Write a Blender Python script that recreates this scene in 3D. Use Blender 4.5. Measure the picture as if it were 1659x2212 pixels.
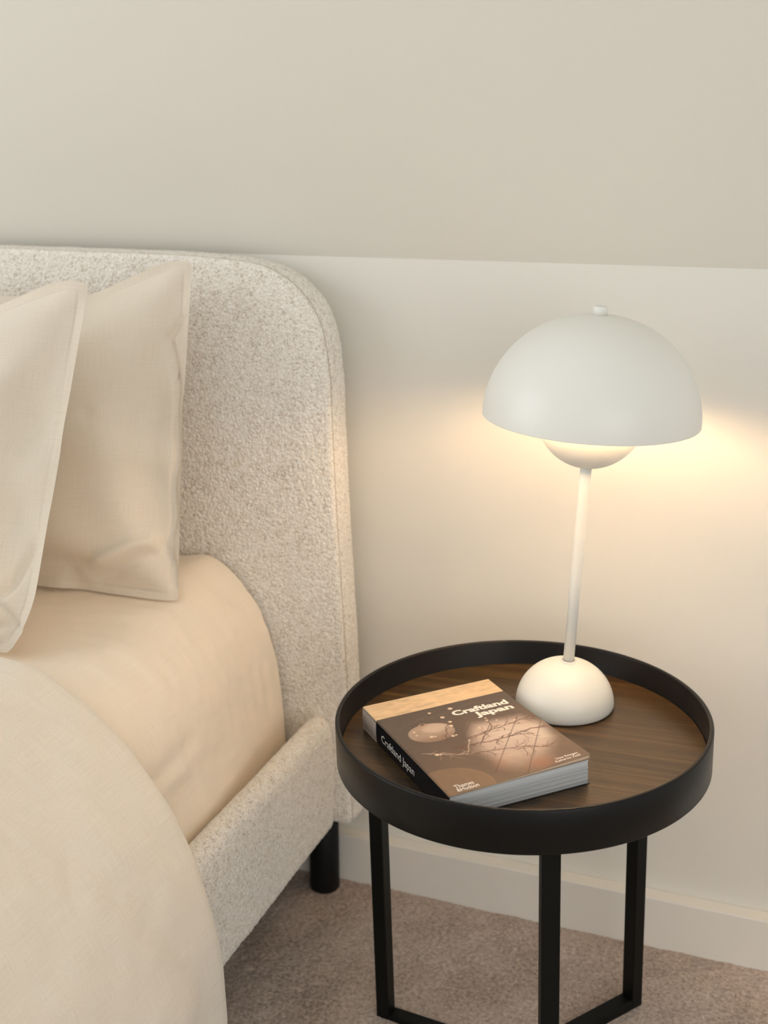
import bpy, bmesh, math
import numpy as np
from mathutils import Matrix, Vector

for o in list(bpy.data.objects):
    bpy.data.objects.remove(o, do_unlink=True)
SC = bpy.context.scene
COL = SC.collection

# ------------------------------------------------------------------ camera
F_PX, PITCH, ROLL, YAW = 2600.0, 0.2932, -0.0034, 0.3611
CAM_POS = Vector((0.0, -1.4397, 1.0270))
fw = Vector((-math.sin(YAW) * math.cos(PITCH), math.cos(YAW) * math.cos(PITCH), -math.sin(PITCH)))
rt0 = Vector((math.cos(YAW), math.sin(YAW), 0))
up0 = rt0.cross(fw)
rt = math.cos(ROLL) * rt0 + math.sin(ROLL) * up0
up = -math.sin(ROLL) * rt0 + math.cos(ROLL) * up0
cam_data = bpy.data.cameras.new('camera')
cam = bpy.data.objects.new('camera', cam_data)
COL.objects.link(cam)
cam.matrix_world = Matrix(((rt.x, up.x, -fw.x, CAM_POS.x), (rt.y, up.y, -fw.y, CAM_POS.y),
                           (rt.z, up.z, -fw.z, CAM_POS.z), (0, 0, 0, 1)))
cam_data.sensor_fit = 'VERTICAL'
cam_data.sensor_height = 36.0
cam_data.sensor_width = 27.0
cam_data.lens = F_PX / 2212.0 * 36.0
cam_data.clip_start = 0.02
cam_data.dof.use_dof = True
cam_data.dof.focus_distance = 1.24
cam_data.dof.aperture_fstop = 5.0
SC.camera = cam

# ------------------------------------------------------------------ world, daylight, added fill, exposure
world = bpy.data.worlds.new('world')
SC.world = world
world.use_nodes = True
bg = world.node_tree.nodes['Background']
bg.inputs[0].default_value = (1.0, 0.990, 0.957, 1)
bg.inputs[1].default_value = 0.735

win = bpy.data.lights.new('window_daylight', 'AREA')
win.shape = 'RECTANGLE'
win.size, win.size_y = 1.7, 1.7
win.energy = 27
win.color = (0.93, 0.97, 1.0)
wino = bpy.data.objects.new('window_daylight', win)
COL.objects.link(wino)
wino.location = (-2.7, -1.75, 1.35)
wino.rotation_euler = (Vector((-0.25, -0.2, 0.6)) - Vector(wino.location)).to_track_quat('-Z', 'Y').to_euler()

# added fill light behind the camera to the right, brightens the low parts
fill_light = bpy.data.lights.new('camera_side_fill', 'AREA')
fill_light.shape = 'RECTANGLE'
fill_light.size, fill_light.size_y = 2.2, 1.8
fill_light.energy = 25
fill_light.color = (1.0, 0.98, 0.95)
fill_obj = bpy.data.objects.new('camera_side_fill', fill_light)
COL.objects.link(fill_obj)
fill_obj.location = (1.9, -3.1, 1.15)
fill_obj.rotation_euler = (Vector((-0.35, -0.2, 0.35)) - Vector(fill_obj.location)).to_track_quat('-Z', 'Y').to_euler()

SC.view_settings.view_transform = 'Standard'
SC.view_settings.look = 'None'
SC.view_settings.gamma = 1.0
SC.view_settings.use_curve_mapping = False
SC.view_settings.exposure = -0.10
SC.cycles.diffuse_bounces = 8
SC.cycles.max_bounces = 14

BULB_STRENGTH = 220.0
BULB_COLOR = (1.0, 0.655, 0.365)

# ------------------------------------------------------------------ material helpers
def srgb(r, g, b):
    f = lambda c: (c / 255 / 12.92) if c / 255 <= 0.04045 else ((c / 255 + 0.055) / 1.055) ** 2.4
    return (f(r), f(g), f(b), 1.0)

class NT:
    def __init__(self, name):
        self.m = bpy.data.materials.new(name)
        self.m.use_nodes = True
        self.t = self.m.node_tree
        self.b = self.t.nodes['Principled BSDF']
    def n(self, kind, **kw):
        nd = self.t.nodes.new(kind)
        for k, v in kw.items():
            if k in nd.inputs.keys():
                nd.inputs[k].default_value = v
            else:
                setattr(nd, k, v)
        return nd
    def l(self, a, b):
        self.t.links.new(a, b)
    def coords(self, scale=(1, 1, 1), rot=(0, 0, 0), out='Object'):
        tc = self.n('ShaderNodeTexCoord')
        mp = self.n('ShaderNodeMapping')
        mp.inputs['Scale'].default_value = scale
        mp.inputs['Rotation'].default_value = rot
        self.l(tc.outputs[out], mp.inputs[0])
        return mp.outputs[0]
    def noise(self, scale, detail=2.0, rough=0.5, vec=None):
        nd = self.n('ShaderNodeTexNoise')
        nd.inputs['Scale'].default_value = scale
        nd.inputs['Detail'].default_value = detail
        nd.inputs['Roughness'].default_value = rough
        if vec is not None:
            self.l(vec, nd.inputs['Vector'])
        return nd.outputs['Fac']
    def ramp(self, fac, stops):
        nd = self.n('ShaderNodeValToRGB')
        e = nd.color_ramp.elements
        while len(e) < len(stops):
            e.new(0.5)
        for el, (p, c) in zip(e, stops):
            el.position = p
            el.color = c
        self.l(fac, nd.inputs[0])
        return nd.outputs[0]
    def math(self, op, a, b=None):
        nd = self.n('ShaderNodeMath')
        nd.operation = op
        for k, x in enumerate((a, b)):
            if x is None:
                continue
            if isinstance(x, (int, float)):
                nd.inputs[k].default_value = x
            else:
                self.l(x, nd.inputs[k])
        return nd.outputs[0]
    def bump(self, h, strength=0.3, dist=0.001):
        nd = self.n('ShaderNodeBump')
        nd.inputs['Strength'].default_value = strength
        nd.inputs['Distance'].default_value = dist
        self.l(h, nd.inputs['Height'])
        self.l(nd.outputs[0], self.b.inputs['Normal'])
    def set(self, **kw):
        for k, v in kw.items():
            self.b.inputs[k.replace('_', ' ')].default_value = v

def mat_paint(name, col, rough=0.6, bump=0.06):
    m = NT(name)
    v = m.coords()
    m.l(m.ramp(m.noise(2.5, 3, 0.5, v), [(0.3, tuple(c * 0.985 for c in col[:3]) + (1,)), (0.7, col)]), m.b.inputs['Base Color'])
    m.set(Roughness=rough)
    m.bump(m.noise(380, 3, 0.6, v), bump, 0.0006)
    return m.m

def mat_linen(name, c0, c1, c2, scale=1.0, cu=(1, 0, 0), bump=0.25):
    """woven linen: crossed stretched noise threads along the UV axes, with slubs"""
    m = NT(name)
    tu = m.coords((420 * scale, 3600 * scale, 1), out='UV')
    tv = m.coords((3600 * scale, 420 * scale, 1), out='UV')
    a = m.noise(1.0, 2, 0.5, tu)
    b = m.noise(1.0, 2, 0.5, tv)
    s1 = m.noise(1.0, 1, 0.4, m.coords((22 * scale, 1700 * scale, 1), out='UV'))
    s2 = m.noise(1.0, 1, 0.4, m.coords((1700 * scale, 22 * scale, 1), out='UV'))
    weave = m.math('ADD', m.math('MULTIPLY', a, 0.5), m.math('MULTIPLY', b, 0.5))
    slub = m.math('ADD', m.math('MULTIPLY', s1, 0.5), m.math('MULTIPLY', s2, 0.5))
    mixv = m.math('ADD', m.math('MULTIPLY', weave, 0.65), m.math('MULTIPLY', slub, 0.35))
    m.l(m.ramp(mixv, [(0.32, c0), (0.5, c1), (0.68, c2)]), m.b.inputs['Base Color'])
    m.set(Roughness=0.9, Sheen_Weight=0.25, Sheen_Roughness=0.5)
    m.b.inputs['Specular IOR Level'].default_value = 0.15
    m.bump(mixv, bump, 0.0009)
    return m.m

# ------------------------------------------------------------------ object helpers
def link_mesh(name, verts, faces, mat, parent=None, smooth=True):
    me = bpy.data.meshes.new(name)
    verts = np.asarray(verts, dtype=np.float32)
    if isinstance(faces, np.ndarray) and faces.ndim == 2:
        nf, k = faces.shape
        me.vertices.add(len(verts))
        me.vertices.foreach_set('co', verts.ravel())
        me.loops.add(nf * k)
        me.loops.foreach_set('vertex_index', faces.astype(np.int32).ravel())
        me.polygons.add(nf)
        me.polygons.foreach_set('loop_start', np.arange(0, nf * k, k, dtype=np.int32))
        me.update(calc_edges=True)
        me.validate()
    else:
        me.from_pydata([tuple(map(float, v)) for v in verts], [], [tuple(int(i) for i in f) for f in faces])
    me.polygons.foreach_set('use_smooth', [smooth] * len(me.polygons))
    me.update()
    if mat:
        me.materials.append(mat)
    o = bpy.data.objects.new(name, me)
    COL.objects.link(o)
    if parent:
        o.parent = parent
    return o

def bm_obj(name, bm, mat, parent=None, smooth=False):
    me = bpy.data.meshes.new(name)
    bmesh.ops.recalc_face_normals(bm, faces=bm.faces)
    bm.to_mesh(me)
    bm.free()
    me.polygons.foreach_set('use_smooth', [smooth] * len(me.polygons))
    if mat:
        me.materials.append(mat)
    o = bpy.data.objects.new(name, me)
    COL.objects.link(o)
    if parent:
        o.parent = parent
    return o

def empty(name, loc=(0, 0, 0), label=None, cat=None):
    o = bpy.data.objects.new(name, None)
    o.empty_display_size = 0.05
    o.location = loc
    COL.objects.link(o)
    if label:
        o['label'] = label
        o['category'] = cat
    return o

def tag(o, label, cat):
    o['label'] = label
    o['category'] = cat

def structure(o):
    o['kind'] = 'structure'
    return o

def set_uv(o, uv):
    """uv given per vertex"""
    me = o.data
    lay = me.uv_layers.new(name='UVMap')
    idx = np.empty(len(me.loops), dtype=np.int32)
    me.loops.foreach_get('vertex_index', idx)
    lay.data.foreach_set('uv', np.asarray(uv, dtype=np.float32)[idx].ravel())

def grid_faces(nu, nv, off=0, flip=False):
    i, j = np.meshgrid(np.arange(nu - 1), np.arange(nv - 1), indexing='ij')
    a = off + i * nv + j
    f = np.stack([a, a + nv, a + nv + 1, a + 1], -1).reshape(-1, 4)
    return f[:, ::-1].copy() if flip else f

def lathe(name, prof, mat, parent=None, seg=96, smooth=True, close=False):
    """revolve (r, z) profile round the local z axis"""
    prof = list(prof)
    bm = bmesh.new()
    rings = []
    for r, z in prof:
        if r < 1e-6:
            rings.append([bm.verts.new((0, 0, z))])
        else:
            rings.append([bm.verts.new((r * math.cos(2 * math.pi * k / seg), r * math.sin(2 * math.pi * k / seg), z)) for k in range(seg)])
    pairs = list(zip(rings[:-1], rings[1:]))
    if close:
        pairs.append((rings[-1], rings[0]))
    for A, B in pairs:
        for k in range(seg):
            k2 = (k + 1) % seg
            if len(A) == 1 and len(B) == 1:
                continue
            if len(A) == 1:
                bm.faces.new((A[0], B[k], B[k2]))
            elif len(B) == 1:
                bm.faces.new((A[k], A[k2], B[0]))
            else:
                bm.faces.new((A[k], A[k2], B[k2], B[k]))
    o = bm_obj(name, bm, mat, parent, smooth)
    return o

def bevel_box(name, lo, hi, mat, parent=None, bev=0.001, seg=2):
    bm = bmesh.new()
    bmesh.ops.create_cube(bm, size=1.0)
    lo, hi = Vector(lo), Vector(hi)
    for v in bm.verts:
        v.co = Vector(((lo.x + hi.x) / 2 + v.co.x * (hi.x - lo.x), (lo.y + hi.y) / 2 + v.co.y * (hi.y - lo.y), (lo.z + hi.z) / 2 + v.co.z * (hi.z - lo.z)))
    if bev > 0:
        bmesh.ops.bevel(bm, geom=list(bm.edges), offset=bev, segments=seg, affect='EDGES', profile=0.5)
    return bm_obj(name, bm, mat, parent, False)

def smoothstep(a, b, x):
    t = np.clip((x - a) / (b - a), 0, 1)
    return t * t * (3 - 2 * t)

RNG = np.random.default_rng(7)
def worley(u, v, cell, seed=0):
    """distance (in cells) to the nearest jittered feature point"""
    r = np.random.default_rng(seed)
    N = 256
    jx, jy = r.random((N, N)), r.random((N, N))
    a, b = u / cell, v / cell
    ia, ib = np.floor(a).astype(int), np.floor(b).astype(int)
    best = np.full(a.shape, 9.0)
    for da in (-1, 0, 1):
        for db in (-1, 0, 1):
            ca, cb = ia + da, ib + db
            px = ca + jx[ca % N, cb % N]
            py = cb + jy[ca % N, cb % N]
            best = np.minimum(best, (a - px) ** 2 + (b - py) ** 2)
    return np.sqrt(best)

def vnoise(u, v, cell, seed=0):
    """smooth value noise, -1..1"""
    r = np.random.default_rng(seed)
    N = 256
    g = r.random((N, N)) * 2 - 1
    a, b = u / cell, v / cell
    ia, ib = np.floor(a).astype(int), np.floor(b).astype(int)
    fa, fb = a - ia, b - ib
    fa, fb = fa * fa * fa * (fa * (6 * fa - 15) + 10), fb * fb * fb * (fb * (6 * fb - 15) + 10)
    g00, g10 = g[ia % N, ib % N], g[(ia + 1) % N, ib % N]
    g01, g11 = g[ia % N, (ib + 1) % N], g[(ia + 1) % N, (ib + 1) % N]
    return (g00 * (1 - fa) + g10 * fa) * (1 - fb) + (g01 * (1 - fa) + g11 * fa) * fb

def boucle(u, v, seed=0):
    """curled yarn nubs, metres of relief"""
    du = 0.0014 * vnoise(u, v, 0.0045, seed + 5)
    dv = 0.0014 * vnoise(u, v, 0.0045, seed + 6)
    w1 = worley(u + du, v + dv, 0.0042, seed)
    w2 = worley(u - dv, v + du, 0.0027, seed + 1)
    return 0.0016 * np.sqrt(np.clip(1 - w1 / 0.8, 0, 1)) + 0.0009 * (1 - np.clip(w2, 0, 1)) + 0.0004 * vnoise(u, v, 0.03, seed + 2)

# ------------------------------------------------------------------ materials
M_WALL = mat_paint('wall_paint', srgb(229, 226, 217), 0.75, 0.05)
M_CEIL = mat_paint('ceiling_paint', srgb(227, 224, 214), 0.8, 0.05)
M_TRIM = mat_paint('trim_paint', srgb(238, 234, 225), 0.32, 0.02)

def mat_carpet():
    m = NT('carpet_pile')
    v = m.coords()
    fine = m.noise(640, 4, 0.75, v)
    mid = m.noise(190, 3, 0.6, v)
    big = m.noise(9, 2, 0.5, v)
    f = m.math('ADD', m.math('MULTIPLY', fine, 0.45), m.math('ADD', m.math('MULTIPLY', mid, 0.35), m.math('MULTIPLY', big, 0.20)))
    m.l(m.ramp(f, [(0.38, srgb(130, 111, 98)), (0.5, srgb(194, 174, 159)), (0.62, srgb(230, 214, 200))]), m.b.inputs['Base Color'])
    m.set(Roughness=1.0, Sheen_Weight=0.3)
    m.b.inputs['Specular IOR Level'].default_value = 0.05
    m.bump(m.math('ADD', fine, mid), 0.6, 0.002)
    return m.m
M_CARPET = mat_carpet()

def mat_boucle():
    m = NT('boucle_fabric')
    v = m.coords()
    n1 = m.noise(420, 3, 0.7, v)
    vo = m.n('ShaderNodeTexVoronoi'); vo.inputs['Scale'].default_value = 300; vo.inputs['Randomness'].default_value = 1.0
    m.l(v, vo.inputs['Vector'])
    f = m.math('ADD', m.math('MULTIPLY', n1, 0.75), m.math('MULTIPLY', m.noise(150, 2, 0.5, v), 0.25))
    m.l(m.ramp(f, [(0.35, srgb(188, 176, 160)), (0.48, srgb(238, 232, 221)), (0.64, srgb(251, 248, 241))]), m.b.inputs['Base Color'])  # speckled yarn tone; dark stop also paints shade into the pits between nubs
    m.set(Roughness=1.0, Sheen_Weight=0.3)
    m.b.inputs['Specular IOR Level'].default_value = 0.05
    hgt = m.math('SUBTRACT', m.math('MULTIPLY', n1, 0.8), m.math('MULTIPLY', vo.outputs['Distance'], 0.7))
    m.bump(hgt, 0.65, 0.0022)
    return m.m
M_BOUCLE = mat_boucle()
M_PILLOW = mat_linen('pillow_linen', srgb(206, 194, 177), srgb(226, 215, 198), srgb(237, 229, 215), 1.0)
M_SHEET = mat_linen('sheet_linen', srgb(228, 213, 193), srgb(240, 227, 208), srgb(247, 237, 221), 1.0, bump=0.2)
M_DUVET = mat_linen('duvet_linen', srgb(208, 197, 181), srgb(232, 223, 208), srgb(243, 236, 225), 1.0, bump=0.4)

def mat_powder(name, col, rough):
    m = NT(name)
    v = m.coords()
    m.set(Base_Color=col, Roughness=rough)
    m.bump(m.noise(1500, 2, 0.5, v), 0.12, 0.0003)
    return m.m
M_LAMP = mat_powder('lamp_powder_coat', srgb(231, 231, 224), 0.36)
M_LAMPIN = mat_powder('lamp_inner_white', srgb(248, 246, 240), 0.6)
M_BLACK = mat_powder('black_metal', (0.005, 0.0055, 0.005, 1), 0.42)
M_BLACK.node_tree.nodes['Principled BSDF'].inputs['Specular IOR Level'].default_value = 0.15
M_BLACKLEG = mat_powder('black_bed_leg', (0.004, 0.0045, 0.005, 1), 0.5)
M_BLACKLEG.node_tree.nodes['Principled BSDF'].inputs['Specular IOR Level'].default_value = 0.25

def mat_bulb():
    m = NT('lit_bulb')
    m.b.inputs['Base Color'].default_value = (1, 1, 1, 1)
    m.b.inputs['Emission Color'].default_value = BULB_COLOR + (1,)
    m.b.inputs['Emission Strength'].default_value = BULB_STRENGTH
    return m.m
M_BULB = mat_bulb()

def mat_wood():
    m = NT('dark_oak_veneer')
    rz = math.radians(-12)
    v = m.coords((7, 330, 40), (0, 0, rz))
    g = m.noise(1.0, 5, 0.7, v)
    g2 = m.noise(1.0, 3, 0.6, m.coords((2.2, 62, 20), (0, 0, rz)))
    f = m.math('ADD', m.math('MULTIPLY', g, 0.55), m.math('MULTIPLY', g2, 0.45))
    m.l(m.ramp(f, [(0.34, srgb(30, 22, 13)), (0.5, srgb(64, 48, 29)), (0.66, srgb(102, 77, 47))]), m.b.inputs['Base Color'])
    m.set(Roughness=0.30)
    m.b.inputs['Specular IOR Level'].default_value = 0.45
    m.bump(g, 0.18, 0.0005)
    return m.m
M_WOOD = mat_wood()

def mat_plain(name, col, rough=0.6, spec=0.5):
    m = NT(name)
    m.l(m.ramp(m.noise(60, 3, 0.5, m.coords()), [(0.3, tuple(c * 0.93 for c in col[:3]) + (1,)), (0.7, col)]), m.b.inputs['Base Color'])
    m.set(Roughness=rough)
    m.b.inputs['Specular IOR Level'].default_value = spec
    return m.m

# ================================================================== ROOM
KZ = 0.8955                      # height where the sloping ceiling starts
TB, HB = 0.0233, 0.0735          # baseboard thickness and height
structure(bevel_box('wall_back', (-2.6, 0.0, -0.05), (1.4, 0.10, KZ), M_WALL, None, 0))
cv = [(-2.6, 0.0, KZ), (1.4, 0.0, KZ), (1.4, -1.0, KZ + 1.75), (-2.6, -1.0, KZ + 1.75)]
cvt = [(x, y + 0.09, z + 0.05) for x, y, z in cv]
structure(link_mesh('ceiling', cv + cvt, [(3, 2, 1, 0), (4, 5, 6, 7), (0, 1, 5, 4), (1, 2, 6, 5), (2, 3, 7, 6), (3, 0, 4, 7)], M_CEIL, None, False))
structure(bevel_box('baseboard_back', (-2.6, -TB, -0.02), (1.4, 0.0, HB), M_TRIM, None, 0.0015, 2))

# carpet floor: dense tufts where the photograph shows them
def axis(lo, d0, d1, hi, fine, coarse):
    a = np.arange(lo, d0, coarse)
    b = np.arange(d0, d1, fine)
    c = np.arange(d1, hi + coarse, coarse)
    return np.concatenate([a, b, c])
ax = axis(-2.6, -0.78, 0.12, 1.4, 0.0024, 0.08)
ay = axis(-2.6, -0.62, -0.022, 0.02, 0.0024, 0.04)
X, Y = np.meshgrid(ax, ay, indexing='ij')
w = worley(X + 0.001 * vnoise(X, Y, 0.008, 3), Y + 0.001 * vnoise(X, Y, 0.008, 4), 0.0052, 11)
dense = smoothstep(-0.80, -0.77, X) * smoothstep(0.13, 0.10, X) * smoothstep(-0.66, -0.60, Y)
Z = dense * (0.0020 * np.sqrt(np.clip(1 - w / 0.9, 0, 1)) + 0.0010 * vnoise(X, Y, 0.018, 12) + 0.0009 * vnoise(X, Y, 0.05, 13)) - 0.002
fl = link_mesh('floor', np.stack([X, Y, Z], -1).reshape(-1, 3), grid_faces(len(ax), len(ay)), M_CARPET)
structure(fl)

# ================================================================== BED  (bed units x K)
K = 0.93
def bedv(P):
    return np.asarray(P, dtype=float) * K

bed = empty('bed', bedv((-1.3, -1.1, 0)), 'cream boucle upholstered bed with rounded headboard and black legs, left of the side table', 'bed')
BEDLOC = np.array(bed.location)

# --- headboard outline (metres): x as a function of height on the right end, level top
HB_Z0, HB_Z1 = 0.128, 0.900
def hb_right(z):
    return np.interp(z, [0.12, 0.378, 0.574, 0.70, 0.90], [-0.5625, -0.570, -0.580, -0.5845, -0.5875])
def hb_outline(n=40, inset=0.0):
    """closed list of points (x,z), right side, rounded corners"""
    pts = [(-2.02, HB_Z0), (hb_right(HB_Z0) - 0.006, HB_Z0), (hb_right(HB_Z0 + 0.008), HB_Z0 + 0.008)]
    for z in np.linspace(0.17, 0.748, 14):
        pts.append((hb_right(z), z))
    corner = [(-0.5878, 0.770), (-0.5900, 0.790), (-0.5953, 0.8159), (-0.6044, 0.8365), (-0.6120, 0.8475), (-0.6205, 0.8570),
              (-0.6320, 0.8680), (-0.6448, 0.8770), (-0.6580, 0.8835), (-0.6701, 0.8880), (-0.6830, 0.8910), (-0.6960, 0.8932),
              (-0.7150, 0.8950), (-0.7352, 0.8963), (-0.7700, 0.8980), (-0.8100, 0.8992)]
    pts += corner
    pts.append((-1.04, 0.9005))
    left = [(-2.08 - x, z) for x, z in reversed(corner)] + [(-2.08 - hb_right(z), z) for z in np.linspace(0.748, 0.17, 14)]
    pts += left
    return np.array(pts[1:], dtype=float)
OUT = hb_outline()
def resample(P, step):
    Q = np.vstack([P, P[:1]])
    d = np.hypot(*(Q[1:] - Q[:-1]).T)
    s = np.concatenate([[0], np.cumsum(d)])
    n = int(s[-1] / step)
    t = np.linspace(0, s[-1], n, endpoint=False)
    return np.stack([np.interp(t, s, Q[:, 0]), np.interp(t, s, Q[:, 1])], 1), t
OUTR, OUTS = resample(OUT, 0.004)

def nearest_on_outline(x, z):
    """distance inside (+) and nearest outline point, chunked"""
    P = np.vstack([OUTR, OUTR[:1]])
    A, B = P[:-1], P[1:]
    E = B - A
    L2 = (E ** 2).sum(1)
    q = np.stack([x, z], 1)
    dist = np.empty(len(q)); near = np.empty_like(q)
    for c in range(0, len(q), 4000):
        p = q[c:c + 4000]
        t = np.clip(((p[:, None] - A) * E).sum(-1) / L2, 0, 1)
        n = A + E * t[..., None]
        dd = ((p[:, None] - n) ** 2).sum(-1)
        k = dd.argmin(1)
        near[c:c + 4000] = n[np.arange(len(p)), k]
        dist[c:c + 4000] = np.sqrt(dd[np.arange(len(p)), k])
    # inside test (ray crossing)
    inside = np.zeros(len(q), bool)
    for a, b in zip(A, B):
        cnd = ((a[1] > z) != (b[1] > z)) & (x < (b[0] - a[0]) * (z - a[1]) / (b[1] - a[1] + 1e-12) + a[0])
        inside ^= cnd
    return np.where(inside, dist, -dist), near

Y_FRONT, Y_SEAM, Y_BACK = -0.0850, -0.0748, -0.0262
def make_front_panel():
    gx = np.concatenate([np.arange(-1.50, -1.04, 0.03), np.arange(-1.04, -0.555, 0.00110)])
    gx = np.concatenate([-2.08 - gx[::-1][0:0], gx])
    gz = np.concatenate([np.arange(0.118, 0.30, 0.0035), np.arange(0.30, 0.906, 0.00110)])
    gx = np.concatenate([np.arange(-2.05, -1.50, 0.01), gx])
    X, Z = np.meshgrid(gx, gz, indexing='ij')
    x, z = X.ravel(), Z.ravel()
    near_any = (x > -0.72) | (z > 0.85) | (x < -1.4) | (z < 0.16)
    d = np.full(len(x), 0.05); npt = np.stack([x, z], 1)
    dd, nn = nearest_on_outline(x[near_any], z[near_any])
    d[near_any] = dd; npt[near_any] = nn
    IN = (d > 0).reshape(X.shape)
    keep_q = (IN[:-1, :-1] | IN[1:, :-1] | IN[:-1, 1:] | IN[1:, 1:])
    out = d <= 0
    x = np.where(out, npt[:, 0], x); z = np.where(out, npt[:, 1], z)
    d = np.clip(d, 0, None)
    r = 0.0042
    yo = np.where(d < r, r - np.sqrt(np.clip(r * r - (r - np.clip(d, 0, r)) ** 2, 0, None)), 0.0)
    b = boucle(x, z, 21) * smoothstep(0.0, 0.006, d)
    soft = 0.004 * smoothstep(0, 0.045, np.minimum(d, 0.045))
    y = Y_FRONT + yo - b - soft + 0.004
    f = grid_faces(len(gx), len(gz))[keep_q.ravel()]
    used = np.zeros(len(x), bool); used[f.ravel()] = True
    remap = np.cumsum(used) - 1
    V = np.stack([x, y, z], 1)[used] - BEDLOC
    return V, remap[f]
V, Fq = make_front_panel()
headboard = empty('headboard')
headboard.parent = bed
o = link_mesh('front_panel', V, Fq, M_BOUCLE, headboard)

# gusset that runs round the edge of the headboard behind the seam
def make_border():
    P, s = resample(OUT, 0.00135)
    # coarse on the hidden left half
    keep = (P[:, 0] > -1.10) | (np.arange(len(P)) % 8 == 0)
    P, s = P[keep], s[keep]
    T = np.roll(P, -1, 0) - np.roll(P, 1, 0)
    T /= np.linalg.norm(T, axis=1)[:, None]
    Nn = np.stack([T[:, 1], -T[:, 0]], 1)      # outward for this winding
    if (Nn[0] @ (P[0] - np.array([-1.04, 0.5]))) < 0:
        Nn = -Nn
    ys = np.concatenate([[Y_SEAM - 0.0008, Y_SEAM + 0.0004], np.arange(Y_SEAM + 0.0018, Y_BACK - 0.001, 0.00135), [Y_BACK, Y_BACK]])
    S, Yv = np.meshgrid(s, ys, indexing='ij')
    t = (Yv - Y_SEAM) / (Y_BACK - Y_SEAM)
    bulge = 0.0045 * np.sqrt(np.clip(1 - (2 * t - 1) ** 2, 0, 1)) - 0.0035
    bb = boucle(S, Yv + 3.0, 31) * smoothstep(0, 0.12, t) * smoothstep(1.0, 0.9, t)
    off = bulge + bb - 0.001
    off[:, 0] = -0.012
    off[:, 1] = -0.006
    off[:, -1] = -0.012
    Xo = P[:, 0][:, None] + Nn[:, 0][:, None] * off
    Zo = P[:, 1][:, None] + Nn[:, 1][:, None] * off
    V = np.stack([Xo, Yv, Zo], -1)
    V = np.concatenate([V, V[:1]], 0)
    f = grid_faces(V.shape[0], V.shape[1])
    return V.reshape(-1, 3) - BEDLOC, f, P
V, Fq, Pb = make_border()
link_mesh('side_border', V, Fq, M_BOUCLE, headboard)
# stitched seam between front panel and gusset; dark tube paints the groove's shade
def seam_tube(y, rad, off):
    P, _ = resample(OUT, 0.004)
    T = np.roll(P, -1, 0) - np.roll(P, 1, 0); T /= np.linalg.norm(T, axis=1)[:, None]
    Nn = np.stack([T[:, 1], -T[:, 0]], 1)
    if (Nn[0] @ (P[0] - np.array([-1.04, 0.5]))) < 0: Nn = -Nn
    C = P + Nn * off
    a = np.linspace(0, 2 * math.pi, 7)
    V = np.stack([C[:, 0][:, None] + Nn[:, 0][:, None] * rad * np.cos(a), y + rad * np.sin(a) + 0 * C[:, :1], C[:, 1][:, None] + Nn[:, 1][:, None] * rad * np.cos(a)], -1)
    V = np.concatenate([V, V[:1]], 0)
    return V.reshape(-1, 3) - BEDLOC, grid_faces(V.shape[0], V.shape[1])
V, Fq = seam_tube(-0.0757, 0.0012, -0.0008)
link_mesh('seam', V, Fq, mat_plain('seam_groove_shade', srgb(186, 172, 153), 0.9, 0.1), headboard)['label'] = 'stitched seam round the headboard edge, groove shade put into its darker colour'
# plain back board
bm = bmesh.new()
vs = [bm.verts.new((x * 1.0 - BEDLOC[0], Y_BACK + 0.0004 - BEDLOC[1], z - BEDLOC[2])) for x, z in (OUT - np.array([-1.04, 0.5])) * 0.985 + np.array([-1.04, 0.5])]
bm.faces.new(vs)
bm_obj('back_lining', bm, M_BOUCLE, headboard)

# --- side rails
def make_rail(xo, xi, side):
    """closed rounded section swept from the headboard toward the foot"""
    z0, z1 = 0.132 * K, 0.313 * K
    r = 0.016
    def sec():
        pts = []
        for a in np.linspace(0, math.pi / 2, 9):
            pts.append((xo - r + r * math.cos(a), z1 - r + r * math.sin(a)))
        for a in np.linspace(math.pi / 2, math.pi, 6):
            pts.append((xi + r + r * math.cos(a), z1 - r + r * math.sin(a)))
        for zz in np.linspace(z1 - r - 0.002, z0 + 0.012, 10):
            pts.append((xi, zz))
        pts.append((xi + 0.004, z0)); pts.append((xo - 0.012, z0))
        for a in np.linspace(-math.pi / 2, 0, 6):
            pts.append((xo - 0.012 + 0.012 * math.cos(a), z0 + 0.012 + 0.012 * math.sin(a)))
        for zz in np.linspace(z0 + 0.013, z1 - r - 0.001, 110 if side > 0 else 12):
            pts.append((xo + 0.003 * math.sin(math.pi * (zz - z0) / (z1 - z0)), zz))
        return np.array(pts)
    S = sec()
    d = np.hypot(*(np.roll(S, -1, 0) - S).T); s = np.concatenate([[0], np.cumsum(d)[:-1]])
    fine = 0.0015 if side > 0 else 0.03
    ys = np.concatenate([np.arange(-0.0835, -0.62, -fine), np.arange(-0.62, -1.99, -0.05)])
    T = np.roll(S, -1, 0) - np.roll(S, 1, 0); T /= np.linalg.norm(T, axis=1)[:, None]
    Nn = np.stack([T[:, 1], -T[:, 0]], 1)
    if side < 0: Nn = Nn
    Yg, Sg = np.meshgrid(ys, s, indexing='ij')
    rnd = np.sqrt(np.clip(1 - (1 - np.clip((-0.0835 - Yg) / 0.008, 0, 1)) ** 2, 0, 1))
    b = boucle(Sg, Yg + 7.0, 41) - (1 - rnd) * 0.008
    V = np.stack([S[:, 0] + Nn[:, 0] * b, Yg, S[:, 1] + Nn[:, 1] * b], -1)
    V = np.concatenate([V, V[:, :1]], 1)
    return V.reshape(-1, 3) - BEDLOC, grid_faces(V.shape[0], V.shape[1], 0, False)
V, Fq = make_rail(-0.633 * K, -0.669 * K, 1)
link_mesh('side_rail', V, Fq, M_BOUCLE, bed)
V, Fq = make_rail(-2.08 + 0.669 * K, -2.08 + 0.633 * K, -1)
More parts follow.
